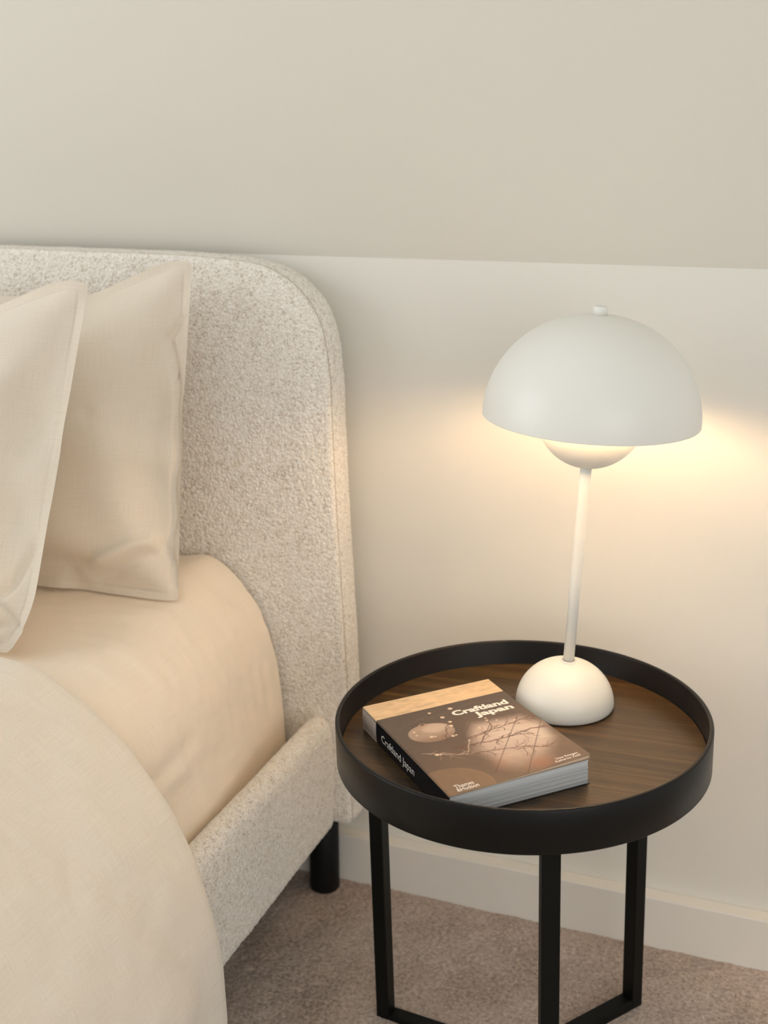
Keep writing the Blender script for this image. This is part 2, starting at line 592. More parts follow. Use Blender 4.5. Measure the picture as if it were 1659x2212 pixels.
link_mesh('side_rail', V, Fq, M_BOUCLE, bed)
bevel_box('foot_rail', np.array((-2.08 + 0.633 * K, -2.03, 0.123)) - BEDLOC, np.array((-0.633 * K, -1.985, 0.290)) - BEDLOC, M_BOUCLE, bed, 0.012, 3)
bevel_box('slat_base', np.array((-2.08 + 0.683 * K, -1.985, 0.15)) - BEDLOC, np.array((-0.683 * K, -0.10, 0.185)) - BEDLOC, M_BLACKLEG, bed, 0.002, 1)
for lx, ly in ((-0.6195, -0.048), (-1.4605, -0.048), (-0.640, -1.95), (-1.44, -1.95)):
    lg = lathe('leg', [(0, -0.001), (0.0205, -0.001), (0.0215, 0.0015), (0.0215, 0.1285), (0.020, 0.1300), (0, 0.1300)], M_BLACKLEG, bed, 48)
    lg.location = Vector((lx, ly - (0.0 if ly > -1 else 0), 0)) - Vector(BEDLOC)

# ================================================================== PILLOWS: a small cloth simulation
def sim_pillow(seed, W=0.70, Hh=0.50, h=0.0125, iters=380, vol=0.0120, floor=-9.0, flange=1, sag=0.5):
    nu, nv = int(round(W / h)) + 1, int(round(Hh / h)) + 1
    r = np.random.default_rng(seed)
    u = np.linspace(-W / 2, W / 2, nu); v = np.linspace(-Hh / 2, Hh / 2, nv)
    U, Vv = np.meshgrid(u, v, indexing='ij')
    I, J = np.meshgrid(np.arange(nu), np.arange(nv), indexing='ij')
    ring = np.minimum(np.minimum(I, nu - 1 - I), np.minimum(J, nv - 1 - J))
    fid = np.arange(nu * nv).reshape(nu, nv)
    bid = fid.copy()
    inner = ring > flange
    nb = int(inner.sum())
    bid[inner] = nu * nv + np.arange(nb)
    X = np.zeros((nu * nv + nb, 3))
    X[fid.ravel(), 0] = U.ravel(); X[fid.ravel(), 1] = Vv.ravel()
    X[bid[inner], 0] = U[inner]; X[bid[inner], 1] = Vv[inner]
    dome = np.clip(ring / 14.0, 0, 1) ** 0.6
    X[fid.ravel(), 2] += (0.02 * dome + 0.0015 * r.standard_normal((nu, nv)) ).ravel()
    X[bid[inner], 2] = -(0.02 * dome[inner] + 0.0015 * r.standard_normal(nb))
    batches = []
    def add(ids, di, dj, rest, k):
        a = ids[max(0, -di):nu - max(0, di), max(0, -dj):nv - max(0, dj)]
        b = ids[max(0, di):nu + min(0, di) if di < 0 else nu, :][: a.shape[0]] if False else None
        ia0, ja0 = max(0, -di), max(0, -dj)
        A = ids[ia0:nu - max(0, di), ja0:nv - max(0, dj)]
        B = ids[ia0 + di:ia0 + di + A.shape[0], ja0 + dj:ja0 + dj + A.shape[1]]
        ii, jj = np.meshgrid(np.arange(A.shape[0]), np.arange(A.shape[1]), indexing='ij')
        step = max(abs(di), abs(dj))
        par = ((ii // step) % 2) if di != 0 else ((jj // step) % 2)
        for p in (0, 1):
            mk = par == p
            batches.append((A[mk], B[mk], rest, k))
    for ids in (fid, bid):
        add(ids, 1, 0, h, 1.0); add(ids, 0, 1, h, 1.0)
        add(ids, 1, 1, h * math.sqrt(2), 0.35); add(ids, 1, -1, h * math.sqrt(2), 0.35)
        add(ids, 2, 0, 2 * h, 0.10); add(ids, 0, 2, 2 * h, 0.10)
    quads_f = grid_faces(nu, nv)
    def qf(ids):
        return np.stack([ids[:-1, :-1], ids[1:, :-1], ids[1:, 1:], ids[:-1, 1:]], -1).reshape(-1, 4)
    QF, QB = qf(fid), qf(bid)
    inq = (ring[:-1, :-1] >= flange) & (ring[1:, :-1] >= flange) & (ring[1:, 1:] >= flange) & (ring[:-1, 1:] >= flange)
    QFi, QBi = QF[inq.ravel()], QB[inq.ravel()][:, ::-1]
    Q = np.concatenate([QFi, QBi])
    vel = np.zeros_like(X)
    dt = 0.012
    nvert = len(X)
    for it in range(iters):
        a, b, c, d = X[Q[:, 0]], X[Q[:, 1]], X[Q[:, 2]], X[Q[:, 3]]
        nrm = 0.5 * np.cross(c - a, d - b)
        cen = (a + b + c + d) / 4
        V = (cen * nrm).sum() / 3
        p = 100 * max(0.0, (vol - V) / vol) 
        pf = p * (1 + sag * (-cen[:, 1] / (Hh / 2)))[:, None] * nrm / 4
        Fo = np.zeros_like(X)
        for k in range(4):
            np.add.at(Fo, Q[:, k], pf)
        acc = Fo / (0.25 * h * h)
        vel += dt * acc
        vel *= 0.90
        sp = np.linalg.norm(vel, axis=1); lim = 0.5
        vel *= np.minimum(1, lim / np.maximum(sp, 1e-9))[:, None]
        Xp = X + dt * vel
        for _ in range(5):
            for A, B, rest, k in batches:
                dvec = Xp[B] - Xp[A]
                L = np.sqrt((dvec ** 2).sum(1)) + 1e-9
                same = A == B
                corr = (k * 0.5 * (L - rest) / L)[:, None] * dvec
                corr[same] = 0
                Xp[A] += corr
                Xp[B] -= corr
        low = Xp[:, 1] < floor
        Xp[low, 1] = floor
        vel = (Xp - X) / dt
        vel[low] *= 0.5
        X = Xp
    for _ in range(1):   # light smoothing of grid noise
        Y = X.copy()
        for ids in (fid, bid):
            G = X[ids]
            S = G.copy()
            S[1:-1, 1:-1] = 0.6 * G[1:-1, 1:-1] + 0.1 * (G[2:, 1:-1] + G[:-2, 1:-1] + G[1:-1, 2:] + G[1:-1, :-2])
            Y[ids[1:-1, 1:-1]] = S[1:-1, 1:-1]
        X = Y
    gap = X[fid[inner], 2] - X[bid[inner], 2]
    need = np.clip(0.006 - gap, 0, None) / 2
    X[fid[inner], 2] += need
    X[bid[inner], 2] -= need
    uv = np.zeros((nvert, 2))
    uv[fid.ravel()] = np.stack([U, Vv], -1).reshape(-1, 2)
    uv[bid[inner]] = np.stack([U, Vv], -1)[inner] + 3.0
    QBk = QB[~(ring[:-1, :-1] < flange).ravel() & inq.ravel()][:, ::-1]
    faces = np.concatenate([QF, QBk])
    return X, faces, uv, fid

def place_pillow(name, sim, corner_bottom, corner_top, udir, label, edge_fill=0.6, sag_top=0.018, puff=1.0, ridge=None, ymax=None, tuck=0.0):
    """right-hand corners of the simulated pillow are laid onto the two given points"""
    X, faces, uv, fid = sim
    X = X.copy()
    cb, ct = X[fid[-1, 0]].copy(), X[fid[-1, -1]].copy()
    T, Bm = np.array(corner_top, float), np.array(corner_bottom, float)
    ev = T - Bm; Lw = np.linalg.norm(ev); ev /= Lw
    eu = np.array(udir, float); eu -= ev * (eu @ ev); eu /= np.linalg.norm(eu)
    ew = np.cross(eu, ev)
    if ew[1] > 0: ew = -ew
    s = Lw / (ct[1] - cb[1])
    nu, nv = fid.shape
    cu_, cv_ = X[fid[-1, 0], 0], X[fid[-1, -1], 1]
    hv = cv_
    # fill settles: straighter bottom and right edges, sagging top
    ub = X[fid[:, 0], 0]; vb = X[fid[:, 0], 1]; o_ = np.argsort(ub)
    X0 = X.copy()
    wgt = smoothstep(0.02, -hv * 0.9, X0[:, 1])
    X[:, 1] += 0.85 * (-hv - np.interp(X0[:, 0], ub[o_], vb[o_])) * wgt
    ue = X0[fid[-1, :], 0]; ve = X0[fid[-1, :], 1]; o_ = np.argsort(ve)
    X[:, 0] += edge_fill * (cu_ - np.interp(X0[:, 1], ve[o_], ue[o_])) * smoothstep(0.10, cu_ * 0.93, X0[:, 0])
    we = X0[fid[-1, :], 2]; lin_ = we[0] + (we[-1] - we[0]) * (ve - ve[0]) / (ve[-1] - ve[0])
    X[:, 2] -= edge_fill * 0.9 * np.interp(X0[:, 1], ve[o_], (we - lin_)[o_]) * smoothstep(0.16, cu_ * 0.95, X0[:, 0])
    if tuck:
        X[:, 0] -= tuck * np.clip(1 - (X0[:, 1] + hv) / 0.085, 0, 1) ** 2 * smoothstep(0.20, cu_, X0[:, 0])
    dcor = cu_ - X0[:, 0]
    X[:, 1] -= sag_top * smoothstep(0.0, 0.17, dcor) * smoothstep(-0.10, hv, X0[:, 1])
    X[:, 2] *= puff
    # refine the cloth, then press the pulled folds into it (metres from the bottom right corner)
    t_o = link_mesh('pillow_tmp', X, faces, None); set_uv(t_o, uv)
    ss = t_o.modifiers.new('s', 'SUBSURF'); ss.levels = 2
    dg = bpy.context.evaluated_depsgraph_get(); dg.update()
    me = bpy.data.meshes.new_from_object(t_o.evaluated_get(dg)); me.name = name
    old = t_o.data; bpy.data.objects.remove(t_o); bpy.data.meshes.remove(old)
    X = np.empty(len(me.vertices) * 3, dtype=np.float32); me.vertices.foreach_get('co', X); X = X.reshape(-1, 3).astype(float)
    front = smoothstep(-0.004, 0.004, X[:, 2] - 0.0)
    for (path, amp, wid) in (ridge or []):
        path = np.array([(cu_ - a, -hv + b) for a, b in path])
        best = np.full(len(X), 9.0)
        for p, q in zip(path[:-1], path[1:]):
            e = q - p; t_ = np.clip(((X[:, :2] - p) @ e) / (e @ e), 0, 1)
            best = np.minimum(best, np.hypot(*(X[:, :2] - p - t_[:, None] * e).T))
        taper = smoothstep(0.0, 0.02, np.hypot(*(X[:, :2] - path[0]).T)) * smoothstep(0.0, 0.05, np.hypot(*(X[:, :2] - path[-1]).T))
        X[:, 2] += (front if amp > 0 else 1.0) * amp * np.exp(-(best / wid) ** 2) * (0.35 + 0.65 * taper)
    # shear so both right corners land exactly
    t = (X[:, 1] - cb[1]) / (ct[1] - cb[1])
    u = (X[:, 0] - (cb[0] + (ct[0] - cb[0]) * t)) * s
    w = (X[:, 2] - (cb[2] + (ct[2] - cb[2]) * t)) * s
    P = Bm + np.outer(t * Lw, ev) + np.outer(u, eu) + np.outer(w, ew)
    if ymax is not None:
        lim = ymax(P[:, 0], P[:, 2]) if callable(ymax) else ymax
        P[:, 1] = np.minimum(P[:, 1], lim - 0.0015 * RNG.random(len(P)) * 0)
    me.vertices.foreach_set('co', P.astype(np.float32).ravel()); me.materials.append(M_PILLOW)
    me.polygons.foreach_set('use_smooth', [True] * len(me.polygons)); me.update()
    o = bpy.data.objects.new(name, me); COL.objects.link(o)
    tag(o, label, 'pillow'); o['group'] = 'linen pillows at the head of the bed'
    return P
simA = sim_pillow(3)
simB = sim_pillow(8)
PA = place_pillow('pillow', simA, bedv((-.782, -.248, .531)), bedv((-.794, -.148, .963)), (1, 0.02, 0.0),
             'beige linen pillow standing against the boucle headboard, behind the other pillow', 0.85, 0.030, 0.85,
             [([(0.010, 0.40), (0.018, 0.385), (0.027, 0.37), (0.020, 0.345), (0.013, 0.31), (0.012, 0.25), (0.010, 0.20), (0.013, 0.16), (0.008, 0.12), (0.014, 0.09), (0.024, 0.080)], -0.0075, 0.0042),
              ([(0.020, 0.088), (0.055, 0.078), (0.10, 0.055), (0.145, 0.030)], 0.0130, 0.011),
              ([(0.020, 0.070), (0.050, 0.060), (0.085, 0.040), (0.12, 0.018)], -0.0075, 0.010),
              ([(0.024, 0.078), (0.018, 0.070), (0.008, 0.050), (0.004, 0.020)], -0.0080, 0.0045),
              ([(0.12, 0.26), (0.20, 0.22), (0.28, 0.20)], 0.004, 0.03), ([(0.05, 0.20), (0.12, 0.15), (0.2, 0.13)], -0.003, 0.025)], Y_FRONT - 0.006)
def front_of(P, gap):
    """lowest y of a pillow over an x-z raster, used as the stop for the pillow in front"""
    def f(x, z):
        h = 0.012
        ix, iz = np.floor((P[:, 0] + 3) / h).astype(int), np.floor(P[:, 2] / h).astype(int)
        g = np.full((400, 120), 9.0)
        np.minimum.at(g, (np.clip(ix, 0, 399), np.clip(iz, 0, 119)), P[:, 1])
        for ax_ in (0, 1):
            for _ in range(2):
                g = np.minimum(g, np.minimum(np.roll(g, 1, ax_), np.roll(g, -1, ax_)))
        return g[np.clip(np.floor((x + 3) / h).astype(int), 0, 399), np.clip(np.floor(z / h).astype(int), 0, 119)] - gap
    return f
PB = place_pillow('pillow', simB, bedv((-.852, -.485, .536)), bedv((-.846, -.305, .949)), (1, 0.03, 0.0),
                  'front beige linen pillow at the left, leaning on the pillow behind it', 1.0, 0.034, 0.85,
                  [([(0.016, 0.15), (0.018, 0.125), (0.030, 0.085), (0.044, 0.062), (0.030, 0.048), (0.014, 0.028), (0.020, 0.010)], -0.0075, 0.0050),
                   ([(0.030, 0.035), (0.055, 0.024), (0.10, 0.020)], -0.006, 0.006), ([(0.05, 0.06), (0.09, 0.05)], 0.006, 0.012),
                   ([(0.02, 0.36), (0.08, 0.33), (0.16, 0.33)], 0.004, 0.02)], front_of(PA, 0.004), 0.024)
# ================================================================== MATTRESS in its fitted sheet
def mattress_profile(t):
    """section from far inside the top to under the side; t = 0 head end ... 1 body"""
    head = np.array([(-1.04 / K, .527), (-1.00, .528), (-.95, .530), (-.90, .534), (-.875, .538), (-.84, .545), (-.822, .5485), (-.808, .5465), (-.795, .5400), (-.781, .531), (-.76, .508), (-.735, .4765),
                     (-.719, .435), (-.7095, .393), (-.7035, .343), (-.700, .284), (-.700, .235), (-.703, .20)])
    R = 0.122; cx_, cz_ = -.687 - R, .526 - R
    body = [(-1.04 / K, .527), (-1.00, .527), (-.95, .527), (-.90, .527), (-.85, .5265)]
    for a in np.linspace(math.radians(90), 0, 9):
        body.append((cx_ + R * math.cos(a), cz_ + R * math.sin(a)))
    body += [(-.6860, .385), (-.6825, .362), (-.6770, .338), (-.6750, .318), (-.6768, .296), (-.680, .20)]
    body = np.array(body)
    def rs(P, n=110):
        d = np.concatenate([[0], np.cumsum(np.hypot(*(P[1:] - P[:-1]).T))]); u = np.linspace(0, d[-1], n)
        return np.stack([np.interp(u, d, P[:, 0]), np.interp(u, d, P[:, 1])], 1)
    A, B = rs(head), rs(body)
    for _ in range(3):
        for Q in (A, B):
            Q[1:-1] = (Q[:-2] + 2 * Q[1:-1] + Q[2:]) / 4
    return A * (1 - t) + B * t
def make_mattress():
    rows = []
    ys = np.concatenate([[-.1005, -.1007, -.1012, -.1024, -.104, -.107], np.arange(-.11, -.66, -.006), np.arange(-.66, -2.10, -.06), [-2.115]])
    ins = np.concatenate([[0.30, 0.022, 0.010, 0.0045, 0.0015, 0.0], np.zeros(len(ys) - 7), [0.02]])
    for y, i in zip(ys, ins):
        t = float(smoothstep(-.13, -.40, y))
        P = mattress_profile(t).copy()
        c = np.array([-1.04 / K, .35])
        d = P - c
        P = c + d * (1 - i / np.maximum(np.abs(d), i * 1.2 + 1e-6).max(1)[:, None] * 1.0) if i > 0 else P
        n = len(P)
        k = np.arange(n) / (n - 1)
        # pulled creases: faint on top, tighter toward the tuck by the rail
        yy = np.full(n, y)
        s = k * 0.62
        edge = smoothstep(0.55, 0.9, k)
        diag = yy * 0.8 + s * 0.9
        wob = 0.0012 * vnoise(s * 2.0, yy * 6 + 3, 0.10, 51) + 0.0008 * vnoise(diag * 9, (s - yy) * 1.2, 0.10, 52) * smoothstep(0.25, 0.5, k)
        wob += edge * 0.0022 * vnoise(s * 5 + yy * 0.6, yy * 1.6 - s, 0.055, 53) * smoothstep(-.12, -.25, yy)
        # horizontal gathered fold just above the rail, toward the duvet
        g = np.exp(-((P[:, 1] - (.385 + 0.05 * (y + .5))) / .012) ** 2) - 0.8 * np.exp(-((P[:, 1] - (.405 + 0.05 * (y + .5))) / .010) ** 2)
        wob += 0.0045 * g * smoothstep(-.30, -.46, yy)
        wob *= smoothstep(.318, .352, P[:, 1])
        T = np.gradient(P, axis=0); T /= np.linalg.norm(T, axis=1)[:, None] + 1e-9
        N = np.stack([-T[:, 1], T[:, 0]], 1)
        P = P + N * wob[:, None]
        right = np.stack([P[:, 0], yy, P[:, 1]], 1)
        left = right[:0:-1].copy(); left[:, 0] = -2.08 / K - left[:, 0]
        rows.append(np.concatenate([left, right]))
    return np.array(rows)
MR = make_mattress() * K
# the pillows press shallow dents into the sheet
PALL = np.concatenate([PA, PB]); h_ = 0.008
low = np.full((420, 320), 9.0)
np.minimum.at(low, (np.floor((PALL[:, 0] + 3) / h_).astype(int), np.floor((PALL[:, 1] + 2.5) / h_).astype(int)), PALL[:, 2])
for ax_ in (0, 1):
    for _ in range(2):
        low = np.minimum(low, np.minimum(np.roll(low, 1, ax_), np.roll(low, -1, ax_)))
top_ = MR[..., 2] > 0.44
lim_ = low[np.clip(np.floor((MR[..., 0] + 3) / h_).astype(int), 0, 419), np.clip(np.floor((MR[..., 1] + 2.5) / h_).astype(int), 0, 319)] - 0.003
dent = np.where(top_, np.clip(MR[..., 2] - lim_, 0, 0.06), 0)
for _ in range(2):
    d2 = dent.copy()
    d2[1:-1, 1:-1] = np.maximum(dent[1:-1, 1:-1], 0.25 * (dent[2:, 1:-1] + dent[:-2, 1:-1] + dent[1:-1, 2:] + dent[1:-1, :-2]))
    dent = d2
MR[..., 2] -= dent
nr_, nc_ = MR.shape[:2]
ids_ = np.arange(nr_ * nc_).reshape(nr_, nc_)
und = np.stack([ids_[:-1, 0], ids_[:-1, -1], ids_[1:, -1], ids_[1:, 0]], 1)
mat_o = link_mesh('mattress', MR.reshape(-1, 3), np.concatenate([grid_faces(nr_, nc_, 0, True), und]), M_SHEET)
uvx = np.concatenate([[0], np.cumsum(np.linalg.norm(np.diff(MR[30], axis=0), axis=1))])
set_uv(mat_o, np.stack([np.broadcast_to(uvx, MR.shape[:2]), MR[..., 1]], -1).reshape(-1, 2))
tag(mat_o, 'mattress in a smooth cream fitted sheet, lying inside the boucle bed frame', 'mattress')

# ================================================================== DUVET
def make_duvet():
    prof = np.array([(-1.118, .571), (-1.0, .571), (-.92, .569), (-.8315, .5665), (-.7945, .565), (-.771, .558), (-.715, .5235), (-.6715, .484), (-.6455, .451), (-.6215, .42),
                     (-.598, .3735), (-.5835, .331), (-.574, .292), (-.568, .2395), (-.5690, .1575), (-.572, .10), (-.575, .035)])
    d = np.concatenate([[0], np.cumsum(np.hypot(*(prof[1:] - prof[:-1]).T))])
    n = 300
    s = np.concatenate([np.linspace(0, 0.06, 30, endpoint=False), np.linspace(0.06, d[-1], n - 30)])
    P = np.stack([np.interp(s, d, prof[:, 0]), np.interp(s, d, prof[:, 1])], 1)
    for _ in range(14):
        P[31:-1] = (P[30:-2] + 2 * P[31:-1] + P[32:]) / 4
    T = np.gradient(P, axis=0); T /= np.linalg.norm(T, axis=1)[:, None]
    N = np.stack([-T[:, 1], T[:, 0]], 1)
    y0 = -.55
    r = .0055
    ys, off = [], []
    for b in np.linspace(0.05, 0.0, 6): ys.append(y0 - 0.012 - b); off.append(-2 * r)
    for a in np.linspace(-90, 90, 9)[1:-1]: ys.append(y0 - r + r * math.cos(math.radians(a))); off.append(-r + r * math.sin(math.radians(a)))
    yl = np.concatenate([np.arange(y0 - 0.012, -1.20, -.005), np.arange(-1.20, -2.12, -.04)])
    ys = np.concatenate([ys, yl]); off = np.concatenate([off, np.zeros(len(yl))])
    # the far side hangs the same way (coarser, out of view)
    kk = np.arange(n - 1, 0, -3)
    PL = P[kk].copy(); PL[:, 0] = -2.236 - PL[:, 0]; NL = N[kk].copy(); NL[:, 0] *= -1
    sl = -s[kk]
    P = np.vstack([PL, P]); N = np.vstack([NL, N]); s = np.concatenate([sl, s]) + 0.79
    Yg, Sg = np.meshgrid(ys, s, indexing='ij')
    dist = np.clip(y0 - Yg, 0, None)
    puff = smoothstep(0, 0.10, dist)
    on_top = smoothstep(1.12, 0.98, Sg)
    hang = smoothstep(1.25, 1.55, Sg)
    w = 0.0068 * vnoise(Sg * 1.2 + Yg * 0.7, Yg - Sg * 0.5, 0.16, 61) + 0.0030 * vnoise(Sg - Yg * 1.1, Yg * 0.5 + Sg * 0.6, 0.07, 62) + 0.0012 * vnoise(Sg * 0.7 + Yg, Yg * 1.3 - Sg, 0.03, 63)
    w += hang * 0.014 * vnoise(Yg * 1.0 + 0.15 * Sg, Sg * 0.25, 0.11, 64)
    w = w * (0.20 + 0.80 * puff) + 0.012 * puff * on_top
    w += puff * 0.0024 * vnoise(Sg + 0.7 * Yg, (Sg - Yg) * 0.20, 0.045, 67) + puff * smoothstep(1.05, 1.45, Sg) * 0.0035 * vnoise(Sg * 0.8 - Yg * 0.8, (Sg + Yg) * 0.3, 0.05, 68)
    # sharp little pulled creases
    cr = np.abs(vnoise(Sg * 0.8 - Yg * 0.9, (Yg + Sg) * 0.35, 0.06, 65))
    w -= 0.0006 * np.exp(-(cr / 0.16) ** 2) * puff
    Poff = off[:, None] + w
    yshift = 0.006 * vnoise(Sg * 1.0, Yg * 0, 0.16, 66)
    V = np.stack([P[:, 0] + N[:, 0] * Poff, Yg + yshift, P[:, 1] + N[:, 1] * Poff], -1)
    return V, Yg, Sg
DV, DYg, DSg = make_duvet()
dv = link_mesh('duvet', (DV * K).reshape(-1, 3), grid_faces(DV.shape[0], DV.shape[1], 0, True), M_DUVET)
set_uv(dv, np.stack([DSg, DYg], -1).reshape(-1, 2))
sol = dv.modifiers.new('thickness', 'SOLIDIFY'); sol.thickness = 0.004; sol.offset = -1
tag(dv, 'pale linen duvet draped over the mattress and hanging down the side of the bed', 'duvet')

# ================================================================== SIDE TABLE
TS = 0.9862                       # scale of the table group
def grp(P):
    return CAM_POS + (Vector(P) - CAM_POS) * TS
TC = Vector((-0.2679, -0.2757, 0.0))
Z_GROUND = -(CAM_POS.z * (1 - TS)) / TS - 0.004
TX, TY = 0.0269, 0.0109
Z_FLOOR, Z_TOP, R_OUT, H_RIM = 0.4127, 0.4428, 0.2017, 0.0474
nz = Vector((-TX, -TY, 1)).normalized()
ex = Vector((1, 0, TX)).normalized()
ey = nz.cross(ex)
TROT = Matrix((ex, ey, nz)).transposed()
table = empty('side_table', TC, 'round black tray side table with dark wood top and black metal legs', 'side table')
table.rotation_euler = TROT.to_euler()
table.location = grp(TC); table.scale = (TS, TS, TS)
zt, zf, zb = Z_TOP, Z_FLOOR, Z_TOP - H_RIM
ri = R_OUT - 0.0052
rim_prof = [(ri - 0.0005, zf - 0.004), (ri, zf - 0.0035), (ri, zt - 0.0016), (ri + 0.0006, zt - 0.0005), (ri + 0.0018, zt), (R_OUT - 0.0018, zt), (R_OUT - 0.0006, zt - 0.0005), (R_OUT, zt - 0.0018),
            (R_OUT, zb + 0.0012), (R_OUT - 0.0008, zb + 0.0002), (R_OUT - 0.002, zb), (ri + 0.0004, zb), (ri, zb + 0.0006)]
def mat_rim():
    m = NT('black_rim')
    m.set(Base_Color=(0.0045, 0.0045, 0.0045, 1), Roughness=0.36)
    m.b.inputs['Specular IOR Level'].default_value = 0.24
    m.bump(m.noise(900, 2, 0.5, m.coords()), 0.10, 0.0003)
    return m.m
lathe('rim', rim_prof, mat_rim(), table, 192, True, close=True)
tt = lathe('tabletop', [(0, zf), (ri - 0.0012, zf), (ri - 0.0004, zf - 0.0008), (ri - 0.0004, zb + 0.004), (0, zb + 0.004)], M_WOOD, table, 192, False)
LW, LD = 0.0185, 0.0170
LEG_R = 0.173
def oriented_box(name, a, lo, hi, mat, parent, bev=0.0012):
    o = bevel_box(name, lo, hi, mat, parent, bev, 2)
    o.rotation_euler = (0, 0, math.radians(a))
    return o
for a in (54, 173, 293):
    oriented_box('leg', a, (LEG_R, -LW / 2, Z_GROUND), (LEG_R + LD, LW / 2, zb), M_BLACK, table)
    oriented_box('base_bar', a, (0.008, -LW / 2, Z_GROUND), (LEG_R, LW / 2, Z_GROUND + 0.0145), M_BLACK, table)
    oriented_box('top_bar', a, (0.008, -LW / 2, zb - 0.012), (LEG_R, LW / 2, zb - 0.0004), M_BLACK, table)
lathe('base_hub', [(0, Z_GROUND), (0.0135, Z_GROUND), (0.0140, Z_GROUND + 0.0005), (0.0140, Z_GROUND + 0.0145), (0.0135, Z_GROUND + 0.015), (0, Z_GROUND + 0.015)], M_BLACK, table, 32)

def table_point(P):
    return TC + TROT @ (Vector(P) - Vector((0, 0, 0)))

# ================================================================== TABLE LAMP
LB = Vector((-0.2518, -0.1879, 0.0))
d0 = LB - TC
LB.z = Z_FLOOR * nz.z + TX * d0.x + TY * d0.y + (Z_FLOOR - Z_FLOOR * nz.z) + 0.0004
lamp = empty('table_lamp', LB, 'white mushroom table lamp with dome shade, glowing, standing on the side table', 'lamp')
lamp.rotation_euler = TROT.to_euler()
lamp.location = grp(LB); lamp.scale = (TS, TS, TS)
RB, HBASE = 0.0559, 0.0555
bp = [(0, 0.0002), (RB - 0.003, 0.0002), (RB - 0.0010, 0.0010), (RB - 0.0002, 0.003)]
for a in np.linspace(4, 90, 30):
    t = math.radians(a)
    bp.append((RB * math.cos(t) ** 0.96 if a < 90 else 0.0, 0.0035 + (HBASE - 0.0035) * math.sin(t)))
lathe('base', bp, M_LAMP, lamp, 96)
# leaning stem and shade share one axis, given in world space
axis_w = Vector((0.0440, -0.0075, 1)).normalized()
q_l = (TROT.transposed() @ axis_w).normalized()
AROT = Vector((0, 0, 1)).rotation_difference(q_l).to_euler()
def lamp_part(name, prof, mat, s0, seg=96, close=False, parent=None):
    o = lathe(name, prof, mat, parent or lamp, seg, True, close)
    if parent is None:
        o.location = q_l * s0
        o.rotation_euler = AROT
    return o
S_B, S_T, S_R, S_C = 0.0540, 0.2842, 0.3384, 0.4480
lamp_part('collar', [(0.0072, 0), (0.0088, 0.0004), (0.0094, 0.0014), (0.0090, 0.0026), (0.0078, 0.0030), (0.0070, 0.0030)], M_LAMP, S_B - 0.0002, 48)
lamp_part('stem', [(0, 0), (0.0062, 0), (0.0062, 0.10), (0.0062, 0.2), (0.0062, S_T - S_B + 0.003), (0, S_T - S_B + 0.003)], M_LAMP, S_B, 48)
R1, R2 = 0.115, 0.0575
out, inn = [], []
hs = S_C - S_R
for a in np.linspace(0, 90, 40):
    t = math.radians(a)
    out.append((R1 * math.cos(t) ** 0.97 if a < 90 else 0.0, hs * math.sin(t) ** 1.0))
    inn.append(((R1 - 0.0016) * math.cos(t) ** 0.97 if a < 90 else 0.0, (hs - 0.0016) * math.sin(t)))
shade = lamp_part('lamp_shade', out, M_LAMP, S_R)
lamp_part('shade_lining', [(R1, 0.0), (R1 - 0.0004, -0.0004), (R1 - 0.0014, -0.0003)] + inn, M_LAMPIN, None, 96, False, shade)['label'] = 'bright white inner lining of the shade'
lamp_part('finial', [(0, 0.0085), (0.0065, 0.0085), (0.0074, 0.0080), (0.0076, 0.0070), (0.0076, -0.0006), (0, -0.0006)], M_LAMP, S_C + 0.0002, 48)
bo, bi = [], []
for a in np.linspace(-90, 0, 30):
    t = math.radians(a)
    bo.append((R2 * math.cos(t) if a > -90 else 0.0, R2 + R2 * math.sin(t)))
    bi.append(((R2 - 0.0015) * math.cos(t) if a > -90 else 0.0, R2 + (R2 - 0.0015) * math.sin(t)))
lamp_part('lower_bowl', bo + bi[::-1], M_LAMP, S_T)
lamp_part('socket', [(0, 0.002), (0.012, 0.002), (0.012, 0.066), (0.010, 0.068), (0, 0.068)], M_LAMPIN, S_T, 32)
blb = [(0.0, 0.067), (0.010, 0.067)]
for a in np.linspace(-55, 90, 18):
    t = math.radians(a)
    blb.append((0.0185 * math.cos(t) if a < 90 else 0.0, 0.0930 + 0.0185 * math.sin(t)))
lamp_part('bulb', blb, M_BULB, S_T, 32)
for k in range(3):
    a = math.radians(30 + 120 * k)
    bm = bmesh.new()
    bmesh.ops.create_cone(bm, segments=10, radius1=0.0012, radius2=0.0012, depth=1.0, cap_ends=True)
    p0 = Vector((0.0565 * math.cos(a), 0.0565 * math.sin(a), S_T + R2 - 0.001)); p1 = Vector((0.103 * math.cos(a), 0.103 * math.sin(a), S_R + 0.046))
    dv_ = p1 - p0
    mt = Matrix.Translation((p0 + p1) / 2) @ dv_.to_track_quat('Z', 'Y').to_matrix().to_4x4() @ Matrix.Diagonal((1, 1, dv_.length, 1))
    bmesh.ops.transform(bm, matrix=mt, verts=bm.verts)
    so = bm_obj('strut', bm, M_LAMPIN, lamp, True)
    so.rotation_euler = AROT

# ================================================================== BOOK
BO = Vector((-0.4518, -0.4186 + 0.1084, 0.0))
aw = Vector((0.7183, 0.6952, 0.0269)).normalized()
al = aw.cross(nz).normalized()
d0 = BO - TC
BO.z = Z_FLOOR * nz.z + TX * d0.x + TY * d0.y + (Z_FLOOR - Z_FLOOR * nz.z) + 0.0003
BW, BL, BT = 0.1575, 0.2158, 0.0265
book = empty('book', BO, 'thick paperback with a branches and vase photo cover, beside the lamp base', 'book')
BROT = Matrix((aw, al, nz)).transposed()      # local x = width, y = toward the tail, z = up  (left handed -> fix below)
if BROT.determinant() < 0:
    pass
book.location = grp(BO); book.scale = (TS, TS, TS)
book.rotation_euler = Matrix((aw, -al, nz)).transposed().to_euler()   # local y = toward the head

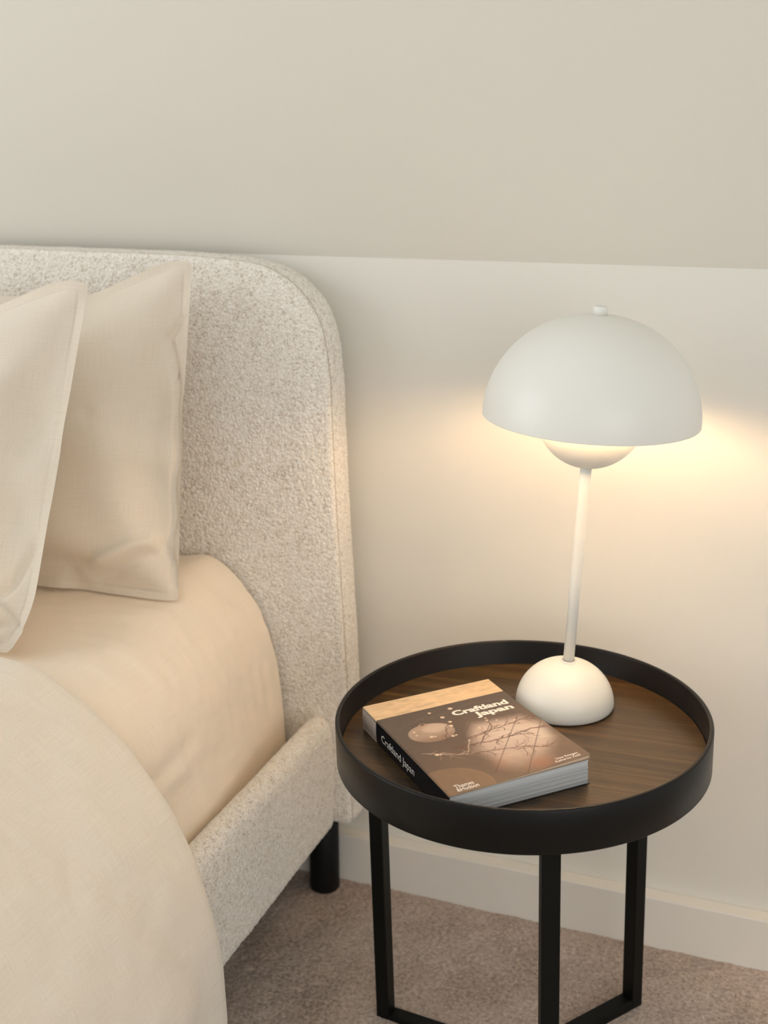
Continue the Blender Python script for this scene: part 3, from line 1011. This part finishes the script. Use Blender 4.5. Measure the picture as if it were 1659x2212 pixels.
def lift(a, b):
    """cover curls up toward the lower fore-edge corner"""
    return 0.0068 * np.clip((a - 0.008) / 0.15, 0, 1) ** 1.25 * np.clip((b - 0.03) / 0.186, 0, 1) ** 1.5

# --- printed cover picture, as colours on a fine grid
def seg_dist(A, B, p, q):
    p = np.array(p); q = np.array(q); e = q - p; L2 = e @ e + 1e-12
    t = np.clip(((A - p[0]) * e[0] + (B - p[1]) * e[1]) / L2, 0, 1)
    return np.hypot(A - p[0] - t * e[0], B - p[1] - t * e[1]), t
def lin(r, g, b):
    return np.array(srgb(r, g, b)[:3])
def cover_picture(A, B):
    C = np.zeros(A.shape + (3,))
    def mix(col, m):
        C[:] = C * (1 - m[..., None]) + np.asarray(col) * m[..., None]
    n1 = vnoise(A, B, 0.03, 71); n2 = vnoise(A, B, 0.006, 72)
    C[:] = lin(92, 76, 66)
    mix(lin(118, 95, 76), smoothstep(0.09, 0.2158, B) * (0.75 + 0.2 * n1))
    mix(lin(78, 66, 60), smoothstep(0.085, 0.045, B) * 0.8)
    mix(lin(96, 88, 76), smoothstep(0.05, 0.0, A) * smoothstep(0.14, 0.05, B) * 0.5)
    # wide shallow bowl, lower left
    e2 = ((A - 0.012) / 0.040) ** 2 + ((B - 0.205) / 0.038) ** 2
    mix(lin(140, 112, 84), smoothstep(1.04, 0.97, e2) * 0.75)
    mix(lin(160, 130, 100), np.exp(-((e2 - 1) / 0.05) ** 2) * 0.35)
    # pale window reflection on floor boards
    poly = [(0.0867, 0.090), (0.1419, 0.1000), (0.1544, 0.1290), (0.1501, 0.1606), (0.1206, 0.2005), (0.0905, 0.2129), (0.0700, 0.190), (0.0680, 0.128)]
    dmin = np.full(A.shape, 9.0); ins = np.zeros(A.shape, bool)
    for p, q in zip(poly, poly[1:] + poly[:1]):
        dd, _ = seg_dist(A, B, p, q); dmin = np.minimum(dmin, dd)
        ins ^= ((p[1] > B) != (q[1] > B)) & (A < (q[0] - p[0]) * (B - p[1]) / (q[1] - p[1] + 1e-12) + p[0])
    sd = np.where(ins, dmin, -dmin) + 0.004 * n1
    glow = smoothstep(-0.010, 0.016, sd) * smoothstep(0.222, 0.165, B)
    mix(lin(206, 184, 170), glow * 0.92)
    mix(lin(228, 212, 200), glow * np.exp(-(((A - 0.112) / 0.03) ** 2 + ((B - 0.128) / 0.026) ** 2)) * 0.75)
    mix(lin(238, 226, 214), glow * np.exp(-(((A - 0.143) / 0.012) ** 2 + ((B - 0.146) / 0.02) ** 2)) * 0.6)
    mix(lin(178, 118, 88), np.exp(-(((A - 0.108) / 0.014) ** 2 + ((B - 0.203) / 0.011) ** 2)) * 0.55)
    mix(lin(178, 124, 98), np.exp(-(((A - 0.075) / 0.010) ** 2 + ((B - 0.185) / 0.012) ** 2)) * 0.35)
    for p, q in (((0.0728, 0.1401), (0.1062, 0.1010)), ((0.0600, 0.1972), (0.1390, 0.1006)), ((0.0833, 0.2193), (0.1560, 0.1216)), ((0.058, 0.125), (0.090, 0.086))):
        dd, _ = seg_dist(A, B, p, q); mix(lin(92, 60, 44), np.exp(-(dd / 0.0006) ** 2) * 0.8)
    # round vase
    e1 = ((A - 0.0415) / 0.0255) ** 2 + ((B - 0.0905) / 0.0205) ** 2
    mix(lin(182, 158, 140), smoothstep(1.05, 0.95, e1) * 0.9)
    mix(lin(214, 194, 178), smoothstep(1.0, 0.2, ((A - 0.049) / 0.018) ** 2 + ((B - 0.083) / 0.012) ** 2) * 0.7)
    mix(lin(118, 88, 66), smoothstep(1.05, 0.95, e1) * smoothstep(0.092, 0.112, B) * 0.75)
    nk = ((A - 0.0400) / 0.0042) ** 2 + ((B - 0.0700) / 0.0024) ** 2
    mix(lin(190, 160, 130), smoothstep(1.3, 0.9, nk)); mix(lin(60, 44, 34), smoothstep(0.6, 0.3, nk))
    # branches: recursive twigs
    r = np.random.default_rng(5)
    segs = []
    def branch(pts, w, depth, col):
        pts = np.array(pts)
        for p, q in zip(pts[:-1], pts[1:]):
            n = max(2, int(np.linalg.norm(q - p) / 0.006))
            prev = p
            for k in range(1, n + 1):
                t = k / n
                x = p + (q - p) * t + r.normal(0, 0.0007, 2) * (k < n)
                segs.append((prev, x, w, col)); prev = x
                if depth > 0 and r.random() < 0.56:
                    dirv = (q - p) / np.linalg.norm(q - p); ang = r.choice([-1, 1]) * r.uniform(0.35, 0.8)
                    dv2 = np.array([dirv[0] * math.cos(ang) - dirv[1] * math.sin(ang), dirv[0] * math.sin(ang) + dirv[1] * math.cos(ang)])
                    L = r.uniform(0.004, 0.013)
                    branch([x, x + dv2 * L * 0.5, x + dv2 * L + r.normal(0, 0.003, 2)], w * 0.6, depth - 1, col)
    brown, pale = lin(98, 56, 40), lin(200, 176, 158)
    branch([(0.0123, 0.1278), (0.0547, 0.1511)], 0.0005, 2, pale)
    branch([(0.0547, 0.1511), (0.0786, 0.1559), (0.1096, 0.1644), (0.1351, 0.1809)], 0.0007, 2, brown)
    branch([(0.0446, 0.1332), (0.0802, 0.1364), (0.1121, 0.1375), (0.137, 0.1327), (0.1580, 0.1377)], 0.00105, 2, brown)
    branch([(0.0649, 0.1211), (0.0914, 0.1153), (0.1229, 0.1117), (0.1522, 0.1065)], 0.00075, 2, brown)
    branch([(0.0479, 0.1150), (0.0593, 0.0872), (0.0724, 0.0738)], 0.0006, 1, brown)
    branch([(0.0774, 0.135), (0.1028, 0.1094), (0.1111, 0.0854)], 0.0005, 2, brown)
    branch([(0.1096, 0.1644), (0.1033, 0.1847)], 0.0004, 1, brown)
    branch([(0.0550, 0.1480), (0.0684, 0.1247)], 0.0006, 0, pale)
    branch([(0.050, 0.060), (0.075, 0.056), (0.11, 0.047), (0.15, 0.052)], 0.0004, 1, lin(112, 92, 80))
    branch([(0.010, 0.070), (0.03, 0.062), (0.055, 0.052)], 0.0004, 2, lin(112, 96, 82))
    for p, q, w, col in segs:
        x0, x1 = min(p[0], q[0]) - 0.003, max(p[0], q[0]) + 0.003
        y0, y1 = min(p[1], q[1]) - 0.003, max(p[1], q[1]) + 0.003
        i0, i1 = np.searchsorted(A[:, 0], [x0, x1]); j0, j1 = np.searchsorted(B[0], [y0, y1])
        if i1 <= i0 or j1 <= j0: continue
        dd, _ = seg_dist(A[i0:i1, j0:j1], B[i0:i1, j0:j1], p, q)
        mm = np.exp(-(dd / w) ** 2)[..., None] * 0.9
        C[i0:i1, j0:j1] = C[i0:i1, j0:j1] * (1 - mm) + col * mm
    fl_ = [(0.0840, 0.0486, 3.2), (0.0589, 0.0483, 2.2), (0.067, 0.0641, 3.0), (0.0697, 0.0773, 2.4), (0.0666, 0.0861, 2.6), (0.0251, 0.0815, 1.8), (0.0245, 0.0898, 1.6), (0.0372, 0.0994, 2.6), (0.058, 0.108, 2.4),
           (0.0253, 0.1369, 2.6), (0.1072, 0.0875, 1.6), (0.1061, 0.093, 1.8), (0.1153, 0.0977, 1.6), (0.1324, 0.1065, 1.6), (0.0904, 0.105, 1.8), (0.0684, 0.1247, 1.4), (0.041, 0.1005, 1.6), (0.062, 0.1075, 1.6), (0.029, 0.1385, 1.6)]
    for a, b, s in fl_:
        s *= 0.001
        th = np.arctan2(B - b, A - a); rr = np.hypot(A - a, B - b) / (s * (0.88 + 0.12 * np.cos(5 * th + a * 900)))
        mix(lin(238, 218, 192), smoothstep(1.1, 0.75, rr) * 0.95)
    C *= 0.80
    # wood-grained pale band at the head
    edge = 0.0379 + (0.0356 - 0.0379) * A / 0.1567
    band = smoothstep(0.0004, -0.0004, B - edge)
    g = vnoise(A * 0.25, B, 0.0024, 75) * 0.5 + vnoise(A * 0.4 + B * 0.3, B, 0.007, 76) * 0.5
    wood = lin(212, 184, 146)[None, None] * (1 - 0.28 * np.clip(-g, 0, 1))[..., None] + lin(222, 196, 160) * (0.14 * np.clip(g, 0, 1))[..., None]
    C[:] = C * (1 - band[..., None]) + np.clip(wood, 0, 1) * band[..., None]
    return C * (1 + 0.05 * n2[..., None])

def mat_cover():
    m = NT('printed_cover')
    at = m.n('ShaderNodeAttribute'); at.attribute_name = 'print'
    m.l(at.outputs['Color'], m.b.inputs['Base Color'])
    m.set(Roughness=0.34)
    m.bump(m.noise(240, 2, 0.5, m.coords()), 0.03, 0.0004)
    return m.m
M_COVER = mat_cover()
na, nb_ = 330, 450
ga, gb = np.linspace(0, BW, na), np.linspace(0, BL, nb_)
A, B = np.meshgrid(ga, gb, indexing='ij')
Zc = BT + lift(A, B) - 0.0008 * smoothstep(0.0018, 0.0, A)
PC = cover_picture(A, B)
top = np.stack([A, -B, Zc], -1).reshape(-1, 3)
bot = np.stack([A, -B, Zc - 0.00045], -1).reshape(-1, 3)
nvt = na * nb_
fc = [grid_faces(na, nb_, 0, True), grid_faces(na, nb_, nvt, False)]
ids = np.arange(nvt).reshape(na, nb_)
loop = np.concatenate([ids[:, 0], ids[-1, 1:], ids[-2::-1, -1], ids[0, -2:0:-1]])
lp2 = np.roll(loop, -1)
fc.append(np.stack([loop, lp2, lp2 + nvt, loop + nvt], 1))
cov = link_mesh('front_cover', np.concatenate([top, bot]), np.concatenate(fc), M_COVER, book)
cov['label'] = 'front cover with a pale wood band across the head'
inside = np.broadcast_to(lin(214, 190, 166), (nvt, 3))
cols = np.concatenate([PC.reshape(-1, 3), inside]); cols = np.concatenate([np.clip(cols, 0, 1), np.ones((len(cols), 1))], 1)
ca = cov.data.color_attributes.new('print', 'FLOAT_COLOR', 'POINT')
ca.data.foreach_set('color', cols.astype(np.float32).ravel())

# spine: dark with a pale band at the head
nb2, nz2 = 200, 14
gb2, gz2 = np.linspace(0, BL, nb2), np.linspace(0.0, BT - 0.0014, nz2)
Bs, Zs = np.meshgrid(gb2, gz2, indexing='ij')
xs = -0.0006 * np.sin(np.pi * Zs / BT)
sp_v = np.stack([xs, -Bs, Zs + 0.0002], -1)
vout = sp_v.reshape(-1, 3); vin = (sp_v + np.array([0.0006, 0, 0])).reshape(-1, 3)
ns = nb2 * nz2
ids = np.arange(ns).reshape(nb2, nz2)
loop = np.concatenate([ids[:, 0], ids[-1, 1:], ids[-2::-1, -1], ids[0, -2:0:-1]]); lp2 = np.roll(loop, -1)
spine = link_mesh('spine', np.concatenate([vout, vin]), np.concatenate([grid_faces(nb2, nz2), grid_faces(nb2, nz2, ns, True), np.stack([loop, lp2, lp2 + ns, loop + ns], 1)]), M_COVER, book)
spine['label'] = 'black spine with a pale band at the head'
bandm = smoothstep(0.0383, 0.0375, Bs)[..., None]
pale = lin(196, 180, 166) * (1 + 0.15 * vnoise(Bs, Zs * 0.3, 0.0015, 78))[..., None]
scol = (lin(13, 17, 24) * (1 - bandm) + pale * bandm).reshape(-1, 3)
scol = np.concatenate([scol, scol]); scol = np.concatenate([np.clip(scol, 0, 1), np.ones((len(scol), 1))], 1)
ca = spine.data.color_attributes.new('print', 'FLOAT_COLOR', 'POINT'); ca.data.foreach_set('color', scol.astype(np.float32).ravel())
# back cover
bevel_box('back_cover', (0.0006, -BL, 0.0), (BW, 0, 0.0005), mat_plain('back_cover_card', srgb(40, 36, 34), 0.4), book, 0)

# page block in a few gathered sections with uneven edges
def mat_pages():
    m = NT('page_edges')
    v = m.coords((3, 3, 2600))
    f = m.noise(1.0, 4, 0.6, v)
    m.l(m.ramp(f, [(0.3, srgb(176, 180, 182)), (0.5, srgb(222, 225, 226)), (0.7, srgb(244, 245, 244))]), m.b.inputs['Base Color'])
    m.set(Roughness=0.8)
    m.bump(f, 0.35, 0.0006)
    return m.m
M_PAGES = mat_pages()
rp = np.random.default_rng(4)
zz = 0.0007
k = 0
tops = [0.0033, 0.0058, 0.0086, 0.0101, 0.0137, 0.0166, 0.0189, 0.0215, 0.0238, BT - 0.0014]
for ztp in tops:
    ox, oy = rp.uniform(0.0012, 0.0020), rp.uniform(0.0010, 0.0018)
    n = 24
    gx_, gy_ = np.linspace(0.0009, BW - ox, n), np.linspace(0.0010, BL - oy, n)
    GA, GB = np.meshgrid(gx_, gy_, indexing='ij')
    def zl(z):
        fr = z / BT
        return z + lift(GA, GB) * max(0, fr - 0.45) ** 2 * 0.95
    tp = np.stack([GA, -GB, zl(ztp - 0.00012)], -1).reshape(-1, 3); bt_ = np.stack([GA, -GB, zl(zz)], -1).reshape(-1, 3)
    ids = np.arange(n * n).reshape(n, n)
    loop = np.concatenate([ids[:, 0], ids[-1, 1:], ids[-2::-1, -1], ids[0, -2:0:-1]]); lp2 = np.roll(loop, -1)
    link_mesh('page_section', np.concatenate([tp, bt_]), np.concatenate([grid_faces(n, n, 0, True), grid_faces(n, n, n * n), np.stack([loop, lp2, lp2 + n * n, loop + n * n], 1)]), M_PAGES, book, False)
    zz = ztp
# thin tinted endpaper right under the cover
n = 30
GA, GB = np.meshgrid(np.linspace(0.0009, BW - 0.0010, n), np.linspace(0.0008, BL - 0.0006, n), indexing='ij')
LF = lift(GA, GB)
tp = np.stack([GA, -GB, BT - 0.00075 + LF * 0.84], -1).reshape(-1, 3); bt_ = np.stack([GA, -GB, BT - 0.0012 + LF * 0.36], -1).reshape(-1, 3)
ids = np.arange(n * n).reshape(n, n)
loop = np.concatenate([ids[:, 0], ids[-1, 1:], ids[-2::-1, -1], ids[0, -2:0:-1]]); lp2 = np.roll(loop, -1)
ep = link_mesh('endpaper', np.concatenate([tp, bt_]), np.concatenate([grid_faces(n, n, 0, True), grid_faces(n, n, n * n), np.stack([loop, lp2, lp2 + n * n, loop + n * n], 1)]), mat_plain('endpaper', srgb(232, 202, 172), 0.7), book)
ep['label'] = 'pinkish endpaper under the lifted cover'

# --- lettering, printed flat on cover and spine
M_INK = mat_plain('white_print', srgb(244, 240, 232), 0.5)
def text_mesh(name, body, size, bold, sx, target, parent, plane, label=None, align='LEFT'):
    """target = (x0, y0, x1): start and end of the baseline in the plane's own axes"""
    cu = bpy.data.curves.new(name, 'FONT')
    cu.body = body; cu.size = 1.0; cu.offset = bold; cu.resolution_u = 3; cu.align_x = 'LEFT'
    cu.space_character = sx
    to = bpy.data.objects.new(name, cu); COL.objects.link(to)
    dg = bpy.context.evaluated_depsgraph_get(); dg.update()
    me = bpy.data.meshes.new_from_object(to.evaluated_get(dg))
    bpy.data.objects.remove(to); bpy.data.curves.remove(cu)
    co = np.empty(len(me.vertices) * 3, dtype=np.float32); me.vertices.foreach_get('co', co); co = co.reshape(-1, 3)
    x0, x1 = co[:, 0].min(), co[:, 0].max()
    px0, py0, px1 = target
    u = px0 + (co[:, 0] - x0) / (x1 - x0) * (px1 - px0)
    w_ = py0 + co[:, 1] * size
    if plane == 'cover':
        Pn = np.stack([u, w_, BT + lift(u, -w_) + 0.00012], 1)
    else:   # spine: u runs from head to tail, w_ is height
        Pn = np.stack([np.full(len(u), -0.0006 - 0.00012), -u, w_], 1)
    me.vertices.foreach_set('co', Pn.astype(np.float32).ravel()); me.update()
    me.materials.append(M_INK)
    o = bpy.data.objects.new(name, me); COL.objects.link(o); o.parent = parent
    if label: o['label'] = label
    return o
text_mesh('cover_title', 'Craftland', 0.0152, 0.040, 1.0, (0.0800, -0.0668, 0.1475), cov, 'cover', 'white title lettering, upper line')
text_mesh('cover_title', 'Japan', 0.0152, 0.040, 1.0, (0.1005, -0.0803, 0.1470), cov, 'cover', 'white title lettering, lower line')
text_mesh('publisher_name', 'Thames', 0.0088, 0.012, 1.0, (0.0120, -0.2055, 0.0325), cov, 'cover', 'small white publisher lettering, upper line')
text_mesh('publisher_name', '&Hudson', 0.0088, 0.012, 1.0, (0.0115, -0.2120, 0.0350), cov, 'cover', 'small white publisher lettering, lower line')
text_mesh('author_names', 'Uwe Röttgen', 0.0050, 0.015, 1.0, (0.1235, -0.2070, 0.1485), cov, 'cover', 'tiny white author lettering, upper line')
text_mesh('author_names', 'Katharina Zettl', 0.0050, 0.015, 1.0, (0.1205, -0.2120, 0.1485), cov, 'cover', 'tiny white author lettering, lower line')
text_mesh('spine_title', 'Craftland Japan', 0.0125, 0.006, 1.0, (0.0530, 0.0085, 0.1370), spine, 'spine', 'white lettering along the spine')
